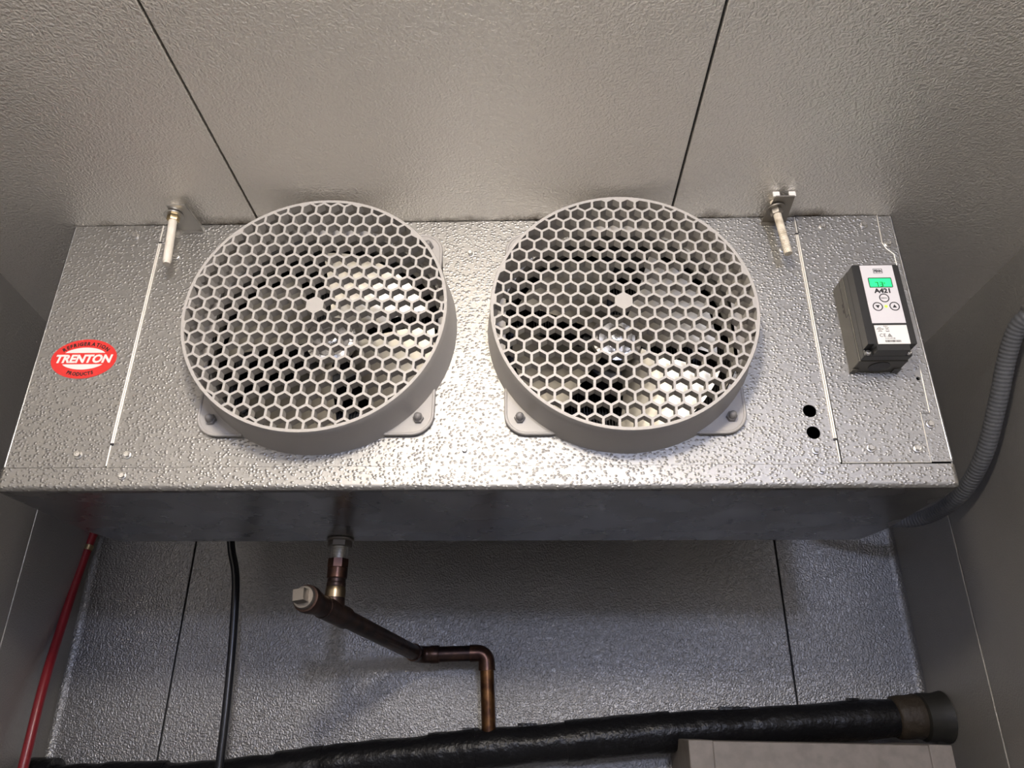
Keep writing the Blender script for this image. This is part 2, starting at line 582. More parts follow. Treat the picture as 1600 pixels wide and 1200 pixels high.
# right access panel with stepped edge and the flange behind it
acc = [(0.3694, 0.2856), (0.4737, 0.2858), (0.4752, 0.3490), (0.4860, 0.3496), (0.4878, 0.4130), (0.4796, 0.4195), (0.4796, 0.4420),
       (0.4900, 0.4520), (0.4908, 0.5805), (0.4820, 0.5900), (0.4785, 0.5995), (0.4805, ZT - 0.001), (0.3688, ZT - 0.001)]
mb = MB().plate(acc, [circle(0.4823, 0.3954, 0.0026, 14)], D - 0.0012, D + 0.0004)
mb.build('access_panel', M['face'], ev)
mb = MB().plate([(0.458, 0.2872), (UX1 - 0.001, 0.2872), (UX1 - 0.001, ZT - 0.001), (0.458, ZT - 0.001)], [circle(0.4823, 0.3954, 0.0024, 14)], D + 0.0005, D + 0.0020)
mb.build('end_flange', M['flange'], ev)
for i0, i1 in ((0, 6), (7, 11)):
    mb = MB()
    mb.tube([(acc[i][0], D - 0.0008, acc[i][1]) for i in range(i0, i1 + 1)], 0.0008, 6)
    mb.build('edge_highlight', M['edge'], ev, smooth=60)  # thin pale tube added as a highlight along the access panel's edge
mb = MB()
mb.tube([(UX1 - 0.0016, D + 0.0016, 0.290), (UX1 - 0.0016, D + 0.0016, ZT - 0.002)], 0.0022, 10)
o = mb.build('bent_edge', M['smooth'], ev, smooth=60)
# raised hems along the seams between the panels
for x, za, zb_ in ((-0.5205, 0.316, 0.6135), (0.3662, 0.317, 0.6145)):
    mb = MB()
    for dx in (-0.0012, 0.0013):
        mb.tube([(x + dx, D - 0.0006, za), (x + dx, D - 0.0006, zb_)], 0.0012, 8)
    o = mb.build('folded_hem', M['edge'], ev, smooth=60)
    o['label'] = 'bright folded seam between panels'
    mb = MB()
    s = 0.0010 if x > 0 else -0.0010
    mb.tube([(x + s, D - 0.0004, 0.2865), (x + s, D - 0.0004, za - 0.003)], 0.0011, 8)
    mb.build('folded_hem', M['edge'], ev, smooth=60)
    MB().tube([(x + s, D - 0.0004, zb_ + 0.003), (x + s, D - 0.0004, ZT - 0.0015)], 0.0011, 8).build('folded_hem', M['edge'], ev, smooth=60)
    for z in (za - 0.0015, zb_ + 0.0015):
        MB().box((x - 0.0022, D - 0.0009, z - 0.0015), (x + 0.0022, D + 0.001, z + 0.0015)).build('slot_shade', M['dark'], ev)  # dark block stands in for the shade inside the slot

# drain pan
mb = MB()
bm = mb.bm
plan = [(-0.653, D - 0.0022), (0.5028, D - 0.0022), (0.5060, 1.060), (0.4925, 1.134), (-0.6370, 1.134), (-0.6560, 1.060)]
lo = [bm.verts.new((x, y, 0.2540)) for x, y in plan]
hi = [bm.verts.new((x, y, 0.2838)) for x, y in plan]
bm.faces.new(lo); bm.faces.new(list(reversed(hi)))
for i in range(6):
    bm.faces.new((lo[i], lo[(i + 1) % 6], hi[(i + 1) % 6], hi[i]))
bmesh.ops.recalc_face_normals(bm, faces=bm.faces)
es = [e for e in bm.edges if all(v.co.z < 0.26 for v in e.verts)]
es += [e for e in bm.edges if abs(e.verts[0].co.z - e.verts[1].co.z) > 0.01]
bmesh.ops.bevel(bm, geom=es, offset=0.0085, segments=5, profile=0.5, affect='EDGES')
bm.faces.ensure_lookup_table()
bm.normal_update()
for f in bm.faces:
    f.material_index = 1 if (f.normal.z < -0.75) else 0
mb.build('drain_pan', [M['face'], M['smooth']], ev, smooth=50, wn=True)

# screws: one mesh, many copies
mb = MB()
mb.lathe([(0.0054, 0), (0.0056, 0.0006), (0.0050, 0.0012), (0.0042, 0.0014)], (0, 0, 0), (0, -1, 0), 20)
mb.lathe([(0.0042, 0.0012), (0.0042, 0.0038), (0.0036, 0.0045), (0.0028, 0.0045), (0.0024, 0.0041)], (0, 0, 0), (0, -1, 0), 6)
screw0 = mb.build('screw', M['screw'], None, smooth=30)
screws = [(-0.558, 0.626), (-0.559, 0.301), (-0.496, 0.628), (-0.493, 0.592), (-0.498, 0.301), (-0.497, 0.2735), (0.402, 0.627),
          (0.459, 0.629), (0.486, 0.598), (0.3455, 0.630), (0.343, 0.591), (0.484, 0.335), (0.461, 0.303), (0.406, 0.304), (0.341, 0.302),
          (0.343, 0.2765)]
for i, (x, z) in enumerate(screws):
    o = screw0 if i == 0 else screw0.copy()
    if i: COL.objects.link(o)
    y = D - (0.0022 if z < 0.28 else 0.0012 if 0.368 < x < 0.475 else -0.0005 if x > 0.47 else 0.0006 if x < -0.52 else 0.0)
    o.parent = ev; o.location = Vector((x, y, z)) - wloc(ev)
    o.rotation_euler = (0, random.uniform(0, 1), 0)
mb = MB()
mb.lathe([(0.0050, 0), (0.0050, 0.0005), (0.0036, 0.0006), (0.0034, 0.0052), (0.0026, 0.0060)], (0, 0, 0), (0, -1, 0), 18)
stud0 = mb.build('rivet', M['screw'], None, smooth=30)
for i, (x, z) in enumerate(((-0.083, 0.590), (-0.082, 0.304))):
    o = stud0 if i == 0 else stud0.copy()
    if i: COL.objects.link(o)
    o.parent = ev; o.location = Vector((x, D, z)) - wloc(ev)

# ---- fan guards
PITCH = 0.01865
WALLT = 0.0030
GY = D - 0.0620


def clip_poly(poly, cx, cz, R, n=72):
    """Sutherland-Hodgman against a regular n-gon inscribed in the circle"""
    out = poly
    for k in range(n):
        a = 2 * PI * (k + 0.5) / n
        nx, nz = math.cos(a), math.sin(a); d = R * math.cos(PI / n)
        src, out = out, []
        if not src: return []
        for i in range(len(src)):
            p, q = src[i], src[(i + 1) % len(src)]
            dp = (p[0] - cx) * nx + (p[1] - cz) * nz - d
            dq = (q[0] - cx) * nx + (q[1] - cz) * nz - d
            if dp <= 0: out.append(p)
            if (dp < 0 < dq) or (dq < 0 < dp):
                t = dp / (dp - dq)
                out.append((p[0] + (q[0] - p[0]) * t, p[1] + (q[1] - p[1]) * t))
    # drop near-duplicate points
    res = []
    for p in out:
        if not res or (p[0] - res[-1][0]) ** 2 + (p[1] - res[-1][1]) ** 2 > 1e-8:
            res.append(p)
    if len(res) > 2 and (res[0][0] - res[-1][0]) ** 2 + (res[0][1] - res[-1][1]) ** 2 < 1e-8: res.pop()
    return res


def area(p):
    return 0.5 * abs(sum(p[i][0] * p[(i + 1) % len(p)][1] - p[(i + 1) % len(p)][0] * p[i][1] for i in range(len(p))))


def fan_guard(g, rot, lab):
    cx, cz, R = g['x'], g['z'], g['r']
    root = bpy.data.objects.new('fan_guard', None); COL.objects.link(root)
    root.parent = ev; root.location = Vector((cx, D, cz)) - wloc(ev)
    root['label'] = lab
    # hex cells
    cells = []
    hr = (PITCH - WALLT) / math.sqrt(3)
    c, s = math.cos(rot), math.sin(rot)
    for j in range(-12, 13):
        for i in range(-11, 12):
            x = (i + (0.5 if j % 2 else 0)) * PITCH; z = j * PITCH * math.sqrt(3) / 2
            if i == 0 and j == 0: continue
            if math.hypot(x, z) > R + 0.01: continue
            px, pz = cx + x * c - z * s, cz + g['up'] + x * s + z * c
            poly = [(px + hr * math.cos(rot + PI / 6 + k * PI / 3), pz + hr * math.sin(rot + PI / 6 + k * PI / 3)) for k in range(6)]
            poly = clip_poly(poly, cx, cz, R - 0.0042)
            if len(poly) >= 3 and area(poly) > 9e-6:
                cells.append(poly)
    mb = MB().plate(circle(cx, cz, R - 0.0028, 96), cells, GY, GY + 0.0125)
    mb.build('honeycomb_grille', M['guard'], root)
    # outer ring, flaring to its foot
    mb = MB()
    prof = [(R - 0.0030, 0.0620), (R - 0.0006, 0.0622), (R, 0.0612), (R + 0.0012, 0.045), (R + 0.0030, 0.020), (R + 0.0052, 0.006), (R + 0.0062, 0.0),
            (R - 0.0055, 0.0), (R - 0.0042, 0.030), (R - 0.0034, 0.0615)]
    mb.lathe(prof, (cx, D, cz), (0, -1, 0), 96, closed=True)
    mb.build('guard_ring', M['guard'], root, smooth=35)
    # square mounting flange whose corners show
    h = 0.1475
    mb = MB().plate(rrect(cx - h, cz - h, cx + h, cz + h, 0.027, 8), [circle(cx, cz, R + 0.001, 72)], D - 0.0062, D - 0.0002)
    mb.build('mounting_flange', M['guard'], root)
    rr = rrect(cx - h + 0.001, cz - h + 0.001, cx + h - 0.001, cz + h - 0.001, 0.026, 8)
    pts = [(x, D - 0.0055, z) for x, z in rr]
    for q in range(4):
        seg = pts[q * 9:(q + 1) * 9]
        a = Vector(seg[0]); b = Vector(seg[-1])
        dirs = [Vector((0, 0, -1)), Vector((1, 0, 0)), Vector((0, 0, 1)), Vector((-1, 0, 0))]
        dire = [Vector((-1, 0, 0)), Vector((0, 0, -1)), Vector((1, 0, 0)), Vector((0, 0, 1))]
        seg = [a + dirs[q] * 0.032] + [Vector(p) for p in seg] + [b + dire[q] * 0.032]
        MB().tube(seg, 0.0022, 8).build('flange_lip', M['guard'], root, smooth=60)
    # capped bolts
    mb = MB()
    mb.lathe([(0.0068, 0), (0.0068, 0.0045), (0.0060, 0.0052)], (0, 0, 0), (0, -1, 0), 6)
    mb.lathe([(0.0050, 0.004), (0.0050, 0.0085), (0.0042, 0.0112), (0.0024, 0.0128), (0.0003, 0.0132)], (0, 0, 0), (0, -1, 0), 18)
    b0 = mb.build('capped_bolt', M['guard_bolt'], None, smooth=35)
    first = True
    for sx in (-1, 1):
        for sz in (-1, 1):
            o = b0 if first else b0.copy()
            if not first: COL.objects.link(o)
            first = False
            o.parent = root; o.location = (sx * 0.1292, -0.0062, sz * 0.1268)
    return root


fan_guard(G[0], math.radians(-1.6), 'grey honeycomb fan guard nearer the red oval sticker')
fan_guard(G[1], math.radians(-1.6), 'grey honeycomb fan guard nearer the black controller')


def fan(g, angs, lab):
    cx, cz = g['x'], g['z']
    root = bpy.data.objects.new('fan', None); COL.objects.link(root)
    root.parent = ev; root.location = Vector((cx, D + 0.03, cz)) - wloc(ev)
    root['label'] = lab
    # venturi collar behind the panel
    mb = MB()
    mb.lathe([(HO + 0.002, 0.0), (HO - 0.004, 0.008), (HO - 0.007, 0.03), (HO - 0.005, 0.03), (HO - 0.002, 0.010), (HO + 0.004, 0.0)], (cx, D + 0.0018, cz), (0, 1, 0), 64, closed=True)
    mb.build('fan_collar', M['smooth'], root, smooth=60)
    # blades
    for a in angs:
        mb = MB(); bm = mb.bm
        nr, na = 7, 9
        grid = []
        for i in range(nr):
            t = i / (nr - 1); r = 0.030 + t * 0.110
            half = math.radians(26 + 10 * t)
            row = []
            for k in range(na):
                u = k / (na - 1) * 2 - 1
                th = math.radians(a) + u * half - 0.10 * t
                y = D + 0.036 - u * (0.020) * (0.7 + 0.3 * t) + 0.004 * (u * u)
                row.append((cx + r * math.cos(th), y, cz + r * math.sin(th)))
            grid.append(row)
        front = [[bm.verts.new(p) for p in row] for row in grid]
        back = [[bm.verts.new((p[0], p[1] + 0.0014, p[2])) for p in row] for row in grid]
        for i in range(nr - 1):
            for k in range(na - 1):
                bm.faces.new((front[i][k], front[i][k + 1], front[i + 1][k + 1], front[i + 1][k]))
                bm.faces.new((back[i][k], back[i + 1][k], back[i + 1][k + 1], back[i][k + 1]))
        for i in range(nr - 1):
            bm.faces.new((front[i][0], front[i + 1][0], back[i + 1][0], back[i][0]))
            bm.faces.new((front[i][-1], back[i][-1], back[i + 1][-1], front[i + 1][-1]))
        for k in range(na - 1):
            bm.faces.new((front[0][k], back[0][k], back[0][k + 1], front[0][k + 1]))
            bm.faces.new((front[-1][k], front[-1][k + 1], back[-1][k + 1], back[-1][k]))
        mb.build('fan_blade', M['blade'], root, smooth=40)
    mb = MB()
    mb.lathe([(0.034, 0.0), (0.036, 0.004), (0.034, 0.008), (0.026, 0.010), (0.024, 0.007), (0.014, 0.007), (0.013, 0.016), (0.010, 0.018), (0.004, 0.018), (0.0002, 0.0165)],
             (cx, D + 0.030, cz), (0, -1, 0), 40)
    mb.build('fan_hub', M['chrome'], root, smooth=35)
    mb = MB()
    mb.lathe([(0.010, 0), (0.010, 0.02), (0.046, 0.024), (0.048, 0.03), (0.048, 0.085), (0.044, 0.092), (0.002, 0.092)], (cx, D + 0.032, cz), (0, 1, 0), 32)
    for k in range(3):
        t = PI / 2 + k * 2 * PI / 3
        mb.cyl((cx + 0.04 * math.cos(t), D + 0.09, cz + 0.04 * math.sin(t)), (cx + 0.16 * math.cos(t), D + 0.09, cz + 0.16 * math.sin(t)), 0.003, 8)
    mb.build('fan_motor', M['dark'], root, smooth=35)


fan(G[0], (-20, 70, 160, 250), 'aluminium fan behind the guard nearer the red sticker')
fan(G[1], (-52, 38, 128, 205), 'aluminium fan behind the guard nearer the controller')

# ---- oval maker's sticker
SX, SZ = -0.5849, 0.4334
SY = D - 0.0006
st = MB().plate([(SX + 0.0433 * math.cos(2 * PI * k / 64), SZ + 0.0285 * math.sin(2 * PI * k / 64)) for k in range(64)], [], SY - 0.0004, SY).build('sticker', M['red'], ev)
st['label'] = 'red oval sticker lettered TRENTON'
mb = MB()
for sgn, v0, chord, vtop in ((1, 0.0086, 0.0266, 0.0164), (-1, 0.0080, 0.0266, 0.0156)):
    pts = []
    for k in range(21):
        u = -1 + 2 * k / 20
        pts.append((SX + chord * u, SZ + sgn * (v0 + (vtop - v0) * (1 - u * u) ** 0.75)))
    if sgn < 0: pts = list(reversed(pts))
    mb.plate(pts, [], SY - 0.0006, SY - 0.0003)
mb.build('white_band', M['white'], st)
mb = MB()
put_text(mb, 'TRENTON', SX + 0.0005, SZ - 0.0062, SY - 0.0006, width=0.0750, height=0.0124, bold=0.042, shear=0.18)
mb.build('lettering', M['white'], st)
for word, a_, b_, u0, u1, sgn, hgt in (('REFRIGERATION', 0.0335, 0.0192, -0.0290, 0.0290, 1, 0.0054), ('PRODUCTS', 0.0365, 0.0248, -0.0185, 0.0180, -1, 0.0052)):
    mb = MB()
    wd = [glyph(ch, 0.018)[3] - glyph(ch, 0.018)[2] + 0.12 for ch in word]
    tot = sum(wd); acc_ = 0
    # walk the ellipse by arc length between u0 and u1
    N = 400
    us = [u0 + (u1 - u0) * k / N for k in range(N + 1)]
    ps = [(u, sgn * b_ * math.sqrt(max(0, 1 - (u / a_) ** 2))) for u in us]
    L = [0]
    for k in range(N):
        L.append(L[-1] + math.hypot(ps[k + 1][0] - ps[k][0], ps[k + 1][1] - ps[k][1]))
    for ch, wv in zip(word, wd):
        s_ = (acc_ + wv / 2) / tot * L[-1]; acc_ += wv
        k = min(range(N + 1), key=lambda q: abs(L[q] - s_))
        k0, k1 = max(k - 3, 0), min(k + 3, N)
        rot = math.atan2(ps[k1][1] - ps[k0][1], ps[k1][0] - ps[k0][0])
        put_text(mb, ch, SX + ps[k][0], SZ + ps[k][1], SY - 0.0006, width=(wv - 0.12) / tot * L[-1] * 1.0, height=hgt, bold=0.042, rot=rot)
    mb.build('lettering', M['ink'], st)

# ---- hanger brackets on the cooler's top corners
def bracket(x, dirty, ears, lab):
    root = bpy.data.objects.new('hanger_bracket', None); COL.objects.link(root)
    root.parent = ev; root.location = Vector((x, D, ZT - 0.008)) - wloc(ev)
    root['label'] = lab
    zt = ZT - 0.0085
    mb = MB(); bm = mb.bm
    pl = [(x - 0.017, D), (x + 0.017, D), (x + 0.012, 0.803), (x - 0.013, 0.803)]
    lo = [bm.verts.new((a, b, zt - 0.002)) for a, b in pl]; hi = [bm.verts.new((a, b, zt)) for a, b in pl]
    bm.faces.new(lo); bm.faces.new(hi)
    for i in range(4):
        bm.faces.new((lo[i], lo[(i + 1) % 4], hi[(i + 1) % 4], hi[i]))
    mb.build('bracket_plate', M['galv_dirty'] if dirty else M['galv'], root)
    # web folded down against the face
    mb = MB().plate([(x - 0.017, zt - 0.006), (x + 0.017, zt - 0.006), (x + 0.017, zt), (x - 0.017, zt)], [], D - 0.0022, D - 0.0003)
    mb.build('bracket_flange', M['galv_dirty'] if dirty else M['galv'], root)
    mb = MB()
    if ears:
        for sx in (-1, 1):
            xx = x - 0.001 + sx * 0.0105
            mb.box((xx - 0.0045, 0.803, zt - 0.0010), (xx + 0.0045, 0.806, zt + 0.0070), 0.0008)
        mb.build('bent_ear', M['white'], root)
    else:
        # triangular gusset on the inner side
        y0, y1 = 0.802, D - 0.001
        tri = [(y0, zt), (y1, zt), (y1, zt - 0.006)]
        for xx in (x + 0.0155,):
            a = [mb.bm.verts.new((xx - 0.004 * (1 - (y - y0) / (y1 - y0)), y, z)) for y, z in tri]
            b = [mb.bm.verts.new((xx + 0.0018 - 0.004 * (1 - (y - y0) / (y1 - y0)), y, z)) for y, z in tri]
            mb.bm.faces.new(a); mb.bm.faces.new(list(reversed(b)))
            for i in range(3):
                mb.bm.faces.new((a[i], b[i], b[(i + 1) % 3], a[(i + 1) % 3]))
        mb.build('gusset', M['galv'], root)


bracket(-0.4775, False, False, 'bright hanger bracket on the sticker side')
bracket(0.3370, True, True, 'grimy hanger bracket on the controller side')

# ---- hanger rods (threaded nylon bolts through the ceiling)
def rod(x, y, tilt, zlow, m, old, label):
    root = thing('hanger_rod', (x, y, ZT), label, 'rod')
    a = Vector((x, y, ZT - 0.0005)); b = Vector((x + tilt, y, zlow))
    d = (b - a)
    mb = MB()
    prof = []
    n = 90
    for k in range(n + 1):
        t = k / n
        ridged = (t > 0.55) if old else False
        r = 0.0052 + (0.0005 * math.sin(k * 2.2) if ridged else 0.0)
        prof.append((r if old else (0.0055 if t < 0.965 else 0.0045), t * d.length))
    mb.lathe(prof, a, d, 16)
    mb.build('shank', m, root, smooth=60)
    dn = d.normalized()
    mb = MB()
    mb.lathe([(0.0052, 0), (0.0125, 0.0001), (0.0128, 0.0012), (0.0125, 0.0022), (0.0052, 0.0023)], a + dn * 0.0115, dn, 28)
    mb.build('washer', M['galv_dirty'] if old else M['galv'], root, smooth=35)
    mb = MB()
    mb.lathe([(0.0049, 0), (0.0078, 0.0001), (0.0082, 0.0010), (0.0082, 0.0065), (0.0074, 0.0078), (0.0049, 0.0079)], a + dn * 0.0140, dn, 6)
    mb.build('nut', M['galv_dirty'] if old else M['brass'], root, smooth=30)


rod(-0.4890, 0.822, 0.0065, 0.5545, M['nylon'], False, 'smooth white nylon rod with brass nut on the sticker side')
rod(0.3290, 0.826, 0.0075, 0.5610, M['nylon_old'], True, 'stained ridged nylon rod with a cut end above the access panel')

# ------------------------------------------------------------------ temperature controller
CX, CZ = 0.4000, 0.4095      # lower left of the front face
CW, CH = 0.0577, 0.1150
CY = 0.7980
ct = thing('temperature_controller', (CX + CW / 2, D - 0.0012, CZ), 'black box temperature controller with green display reading 73', 'controller')


def cz_box(u0, v0, u1, v1, y0, y1, bev, mb=None, seg=2):
    mb = mb or MB()
    return mb.box((CX + u0, y0, CZ + v0), (CX + u1, y1, CZ + v1), bev, seg)


# front cover with notched lower corners
n_ = 0.0098
out = [(0.002, CH), (0, CH - 0.002), (0, 0.006 + 0.003), (0.0000, 0.0070), (0.0085, 0.0045), (0.0105, -0.001), (0.0105, -0.0065),
       (CW - 0.0105, -0.0065), (CW - 0.0105, -0.001), (CW - 0.0085, 0.0045), (CW, 0.0070), (CW, CH - 0.002), (CW - 0.002, CH)]
out = [(0.002, CH), (0, CH - 0.002), (0, 0.0040), (0.0075, 0.0040), (0.0095, 0.0020), (0.0095, -0.0045), (CW - 0.0095, -0.0045),
       (CW - 0.0095, 0.0020), (CW - 0.0075, 0.0040), (CW, 0.0040), (CW, CH - 0.002), (CW - 0.002, CH)]
mb = MB().plate([(CX + u, CZ + v) for u, v in out], [], CY + 0.0010, CY + 0.0160)
# rim of the face, slightly proud
mb.build('cover', M['black'], ct)
mb = MB()
cz_box(0.0, -0.0045, CW, CH, CY + 0.0160, CY + 0.0290, 0.0012, mb)
mb.build('cover_rim', M['black'], ct)
mb = MB()
cz_box(-0.0008, -0.0050, CW + 0.0008, CH + 0.0004, CY + 0.0295, D - 0.0014, 0.0010, mb)
mb.build('housing', M['olive'], ct)
mb = MB()
mb.lathe([(0.0125, 0), (0.0125, 0.0008), (0.0110, 0.0010)], (CX + CW / 2, CY + 0.044, CZ - 0.0049), (0, 0, -1), 28)
mb.build('knockout', M['black'], ct, smooth=30)
cz_box(-0.0016, -0.0068, 0.0065, -0.0040, D - 0.012, D - 0.0014, 0.0004).build('mounting_foot', M['olive'], ct)
cz_box(CW - 0.008, -0.0068, CW + 0.001, -0.0040, D - 0.012, D - 0.0014, 0.0004).build('mounting_foot', M['olive'], ct)
# side seam of the housing, stepped
mb = MB()
xs = CX - 0.00095
for (ya, yb_, za, zb_) in ((CY + 0.0395, CY + 0.0403, 0.062, CH), (CY + 0.0300, CY + 0.0403, 0.0612, 0.062), (CY + 0.0298, CY + 0.0306, -0.003, 0.0620)):
    mb.box((xs - 0.0001, ya, CZ + za), (xs + 0.0006, yb_, CZ + zb_))
mb.box((xs - 0.0001, CY + 0.042, CZ + 0.078), (xs + 0.0006, CY + 0.0445, CZ + 0.083))
mb.box((xs - 0.0001, CY + 0.042, CZ + 0.070), (xs + 0.0006, CY + 0.0445, CZ + 0.0745))
mb.build('seam', M['ink'], ct)
for u in (0.0046, CW - 0.0046):
    mb = MB()
    mb.lathe([(0.0034, 0), (0.0034, 0.0018), (0.0026, 0.0028), (0.0003, 0.0030)], (CX + u, CY + 0.0160, CZ - 0.0005), (0, -1, 0), 18)
    sc_ = mb.build('cover_screw', M['screw'], ct, smooth=35)
    mb = MB()
    mb.box((CX + u - 0.0018, CY + 0.0126, CZ - 0.0008), (CX + u + 0.0018, CY + 0.0132, CZ - 0.0002))
    mb.box((CX + u - 0.0003, CY + 0.0126, CZ - 0.0023), (CX + u + 0.0003, CY + 0.0132, CZ + 0.0013))
    mb.build('cross_slot', M['ink'], sc_)

PY = CY + 0.0010
fpz = [(CX + u, CZ + v) for u, v in ((0.0101, 0.0318), (0.0502, 0.0318), (0.0499, 0.1139), (0.0101, 0.1139))]
face = MB().plate(fpz, [], PY - 0.0006, PY).build('faceplate', M['plate'], ct)
IY = PY - 0.0006           # printing plane
mb = MB().plate(rrect(CX + 0.0252, CZ + 0.1021, CX + 0.0366, CZ + 0.1090, 0.0008, 3), [rrect(CX + 0.0257, CZ + 0.1026, CX + 0.0361, CZ + 0.1085, 0.0006, 3)], IY - 0.00015, IY)
put_text(mb, 'PENN', CX + 0.0309, CZ + 0.1036, IY - 0.0001, width=0.0092, height=0.0038, bold=0.045)
mb.build('maker_mark', M['ink'], face)
mb = MB()
put_text(mb, 'A421', CX + 0.0306, CZ + 0.0737, IY - 0.0001, width=0.0196, height=0.0068, bold=0.045)
mb.build('lettering', M['ink'], face)
disp = MB().plate(rrect(CX + 0.0166, CZ + 0.0816, CX + 0.0449, CZ + 0.0955, 0.0010, 3), [rrect(CX + 0.0174, CZ + 0.0823, CX + 0.0441, CZ + 0.0946, 0.0006, 3)], IY - 0.0007, IY).build('display', [M['ink']], ct)
MB().plate(rrect(CX + 0.0172, CZ + 0.0821, CX + 0.0443, CZ + 0.0948, 0.0006, 3), [], IY - 0.0002, IY).build('screen', M['lcd'], disp)
mb = MB()


def seg7(mb, u, v, w_, h_, segs, t=0.0010):
    B = dict(a=(0, h_ - t, w_, h_), g=(0, h_ / 2 - t / 2, w_, h_ / 2 + t / 2), d=(0, 0, w_, t), b=(w_ - t, h_ / 2, w_, h_), c=(w_ - t, 0, w_, h_ / 2),
             f=(0, h_ / 2, t, h_), e=(0, 0, t, h_ / 2))
    for s_ in segs:
        a = B[s_]
        e = 0.0
        mb.box((CX + u + a[0] + e, IY - 0.00035, CZ + v + a[1] + e), (CX + u + a[2] - e * 0, IY - 0.0002, CZ + v + a[3] - e))


seg7(mb, 0.0243, 0.0829, 0.0036, 0.0066, 'abc')
seg7(mb, 0.0300, 0.0829, 0.0036, 0.0066, 'abgcd')
seg7(mb, 0.0347, 0.0855, 0.0017, 0.0030, 'afg', 0.0006)
mb.build('digits', M['lcd_ink'], disp)


def button(u, v, r, mark):
    b = MB().plate(circle(CX + u, CZ + v, r, 28), [circle(CX + u, CZ + v, r - 0.0012, 28)], IY - 0.0002, IY).build('button', M['ink'], ct)
    mb = MB()
    if mark == 'MENU':
        put_text(mb, 'MENU', CX + u, CZ + v - 0.0010, IY - 0.0001, width=0.0074, height=0.0019, bold=0.03)
        mb.build('lettering', M['grey_print'], b)
    else:
        s_ = 1 if mark == 'up' else -1
        mb.plate([(CX + u - 0.0026, CZ + v - s_ * 0.0019), (CX + u + 0.0026, CZ + v - s_ * 0.0019), (CX + u, CZ + v + s_ * 0.0025)][::s_], [], IY - 0.0002, IY)
        mb.build('arrow', M['ink'], b)


button(0.0312, 0.0667, 0.0061, 'MENU')
button(0.0211, 0.0547, 0.0061, 'down')
button(0.0413, 0.0549, 0.0061, 'up')
mb = MB()
mb.lathe([(0.0019, 0), (0.0016, 0.0004), (0.0003, 0.0006)], (CX + 0.0311, IY, CZ + 0.0549), (0, -1, 0), 16)
mb.build('indicator_light', M['led'], ct, smooth=40)
lb = MB().plate([(CX + u, CZ + v) for u, v in ((0.0118, 0.0037), (0.0498, 0.0037), (0.0500, 0.0290), (0.0116, 0.0290))], [], PY - 0.0004, PY).build('rating_label', M['white'], ct)
LY = PY - 0.0004
mb = MB()
mb.plate(circle(CX + 0.0172, CZ + 0.0245, 0.0021, 20), [circle(CX + 0.0172, CZ + 0.0245, 0.0017, 20)], LY - 0.0001, LY)
put_text(mb, 'UL', CX + 0.0172, CZ + 0.0236, LY - 0.0001, width=0.0021, height=0.0017)
put_text(mb, 'c', CX + 0.0142, CZ + 0.0230, LY - 0.0001, height=0.0014)
put_text(mb, 'us', CX + 0.0207, CZ + 0.0230, LY - 0.0001, height=0.0013)
put_text(mb, 'LISTED', CX + 0.0173, CZ + 0.0203, LY - 0.0001, width=0.0050, height=0.0012)
put_text(mb, 'REV', CX + 0.0250, CZ + 0.0270, LY - 0.0001, width=0.0050, height=0.0011)
for a, b in (((0.0240, 0.0255), (0.0282, 0.0222)), ((0.0282, 0.0255), (0.0240, 0.0222)), ((0.0238, 0.0256), (0.0284, 0.0256))):
    p0 = Vector((CX + a[0], 0, CZ + a[1])); p1 = Vector((CX + b[0], 0, CZ + b[1])); n = (p1 - p0).normalized(); s_ = Vector((-n.z, 0, n.x)) * 0.0002
    q = [p0 - s_, p1 - s_, p1 + s_, p0 + s_]
    mb.plate([(v.x, v.z) for v in q], [], LY - 0.0001, LY)
mb.box((CX + 0.0240, LY - 0.0001, CZ + 0.0203), (CX + 0.0282, LY, CZ + 0.0211))
put_text(mb, 'C', CX + 0.0176, CZ + 0.0132, LY - 0.0001, height=0.0042, bold=0.0)
put_text(mb, 'E', CX + 0.0218, CZ + 0.0132, LY - 0.0001, height=0.0042, bold=0.0)
tri = [(0.0246, 0.0132), (0.0304, 0.0132), (0.0275, 0.0178)]
tri2 = [(0.0255, 0.0138), (0.0295, 0.0138), (0.0275, 0.0169)]
mb.plate([(CX + u, CZ + v) for u, v in tri], [[(CX + u, CZ + v) for u, v in tri2]], LY - 0.0001, LY)
mb.plate(circle(CX + 0.0275, CZ + 0.0149, 0.0011, 16), [circle(CX + 0.0275, CZ + 0.0149, 0.0006, 16)], LY - 0.0001, LY)
put_text(mb, '1111715', CX + 0.0275, CZ + 0.0101, LY - 0.0001, width=0.0112, height=0.0018)
x = 0.0208
random.seed(3)
while x < 0.0392:
    wv = random.choice((0.0002, 0.0003, 0.0005))
    mb.box((CX + x, LY - 0.0001, CZ + 0.0060), (CX + x + wv, LY, CZ + 0.0088))
    x += wv + random.choice((0.0002, 0.0003, 0.0004))
mb.build('label_print', M['ink'], lb)

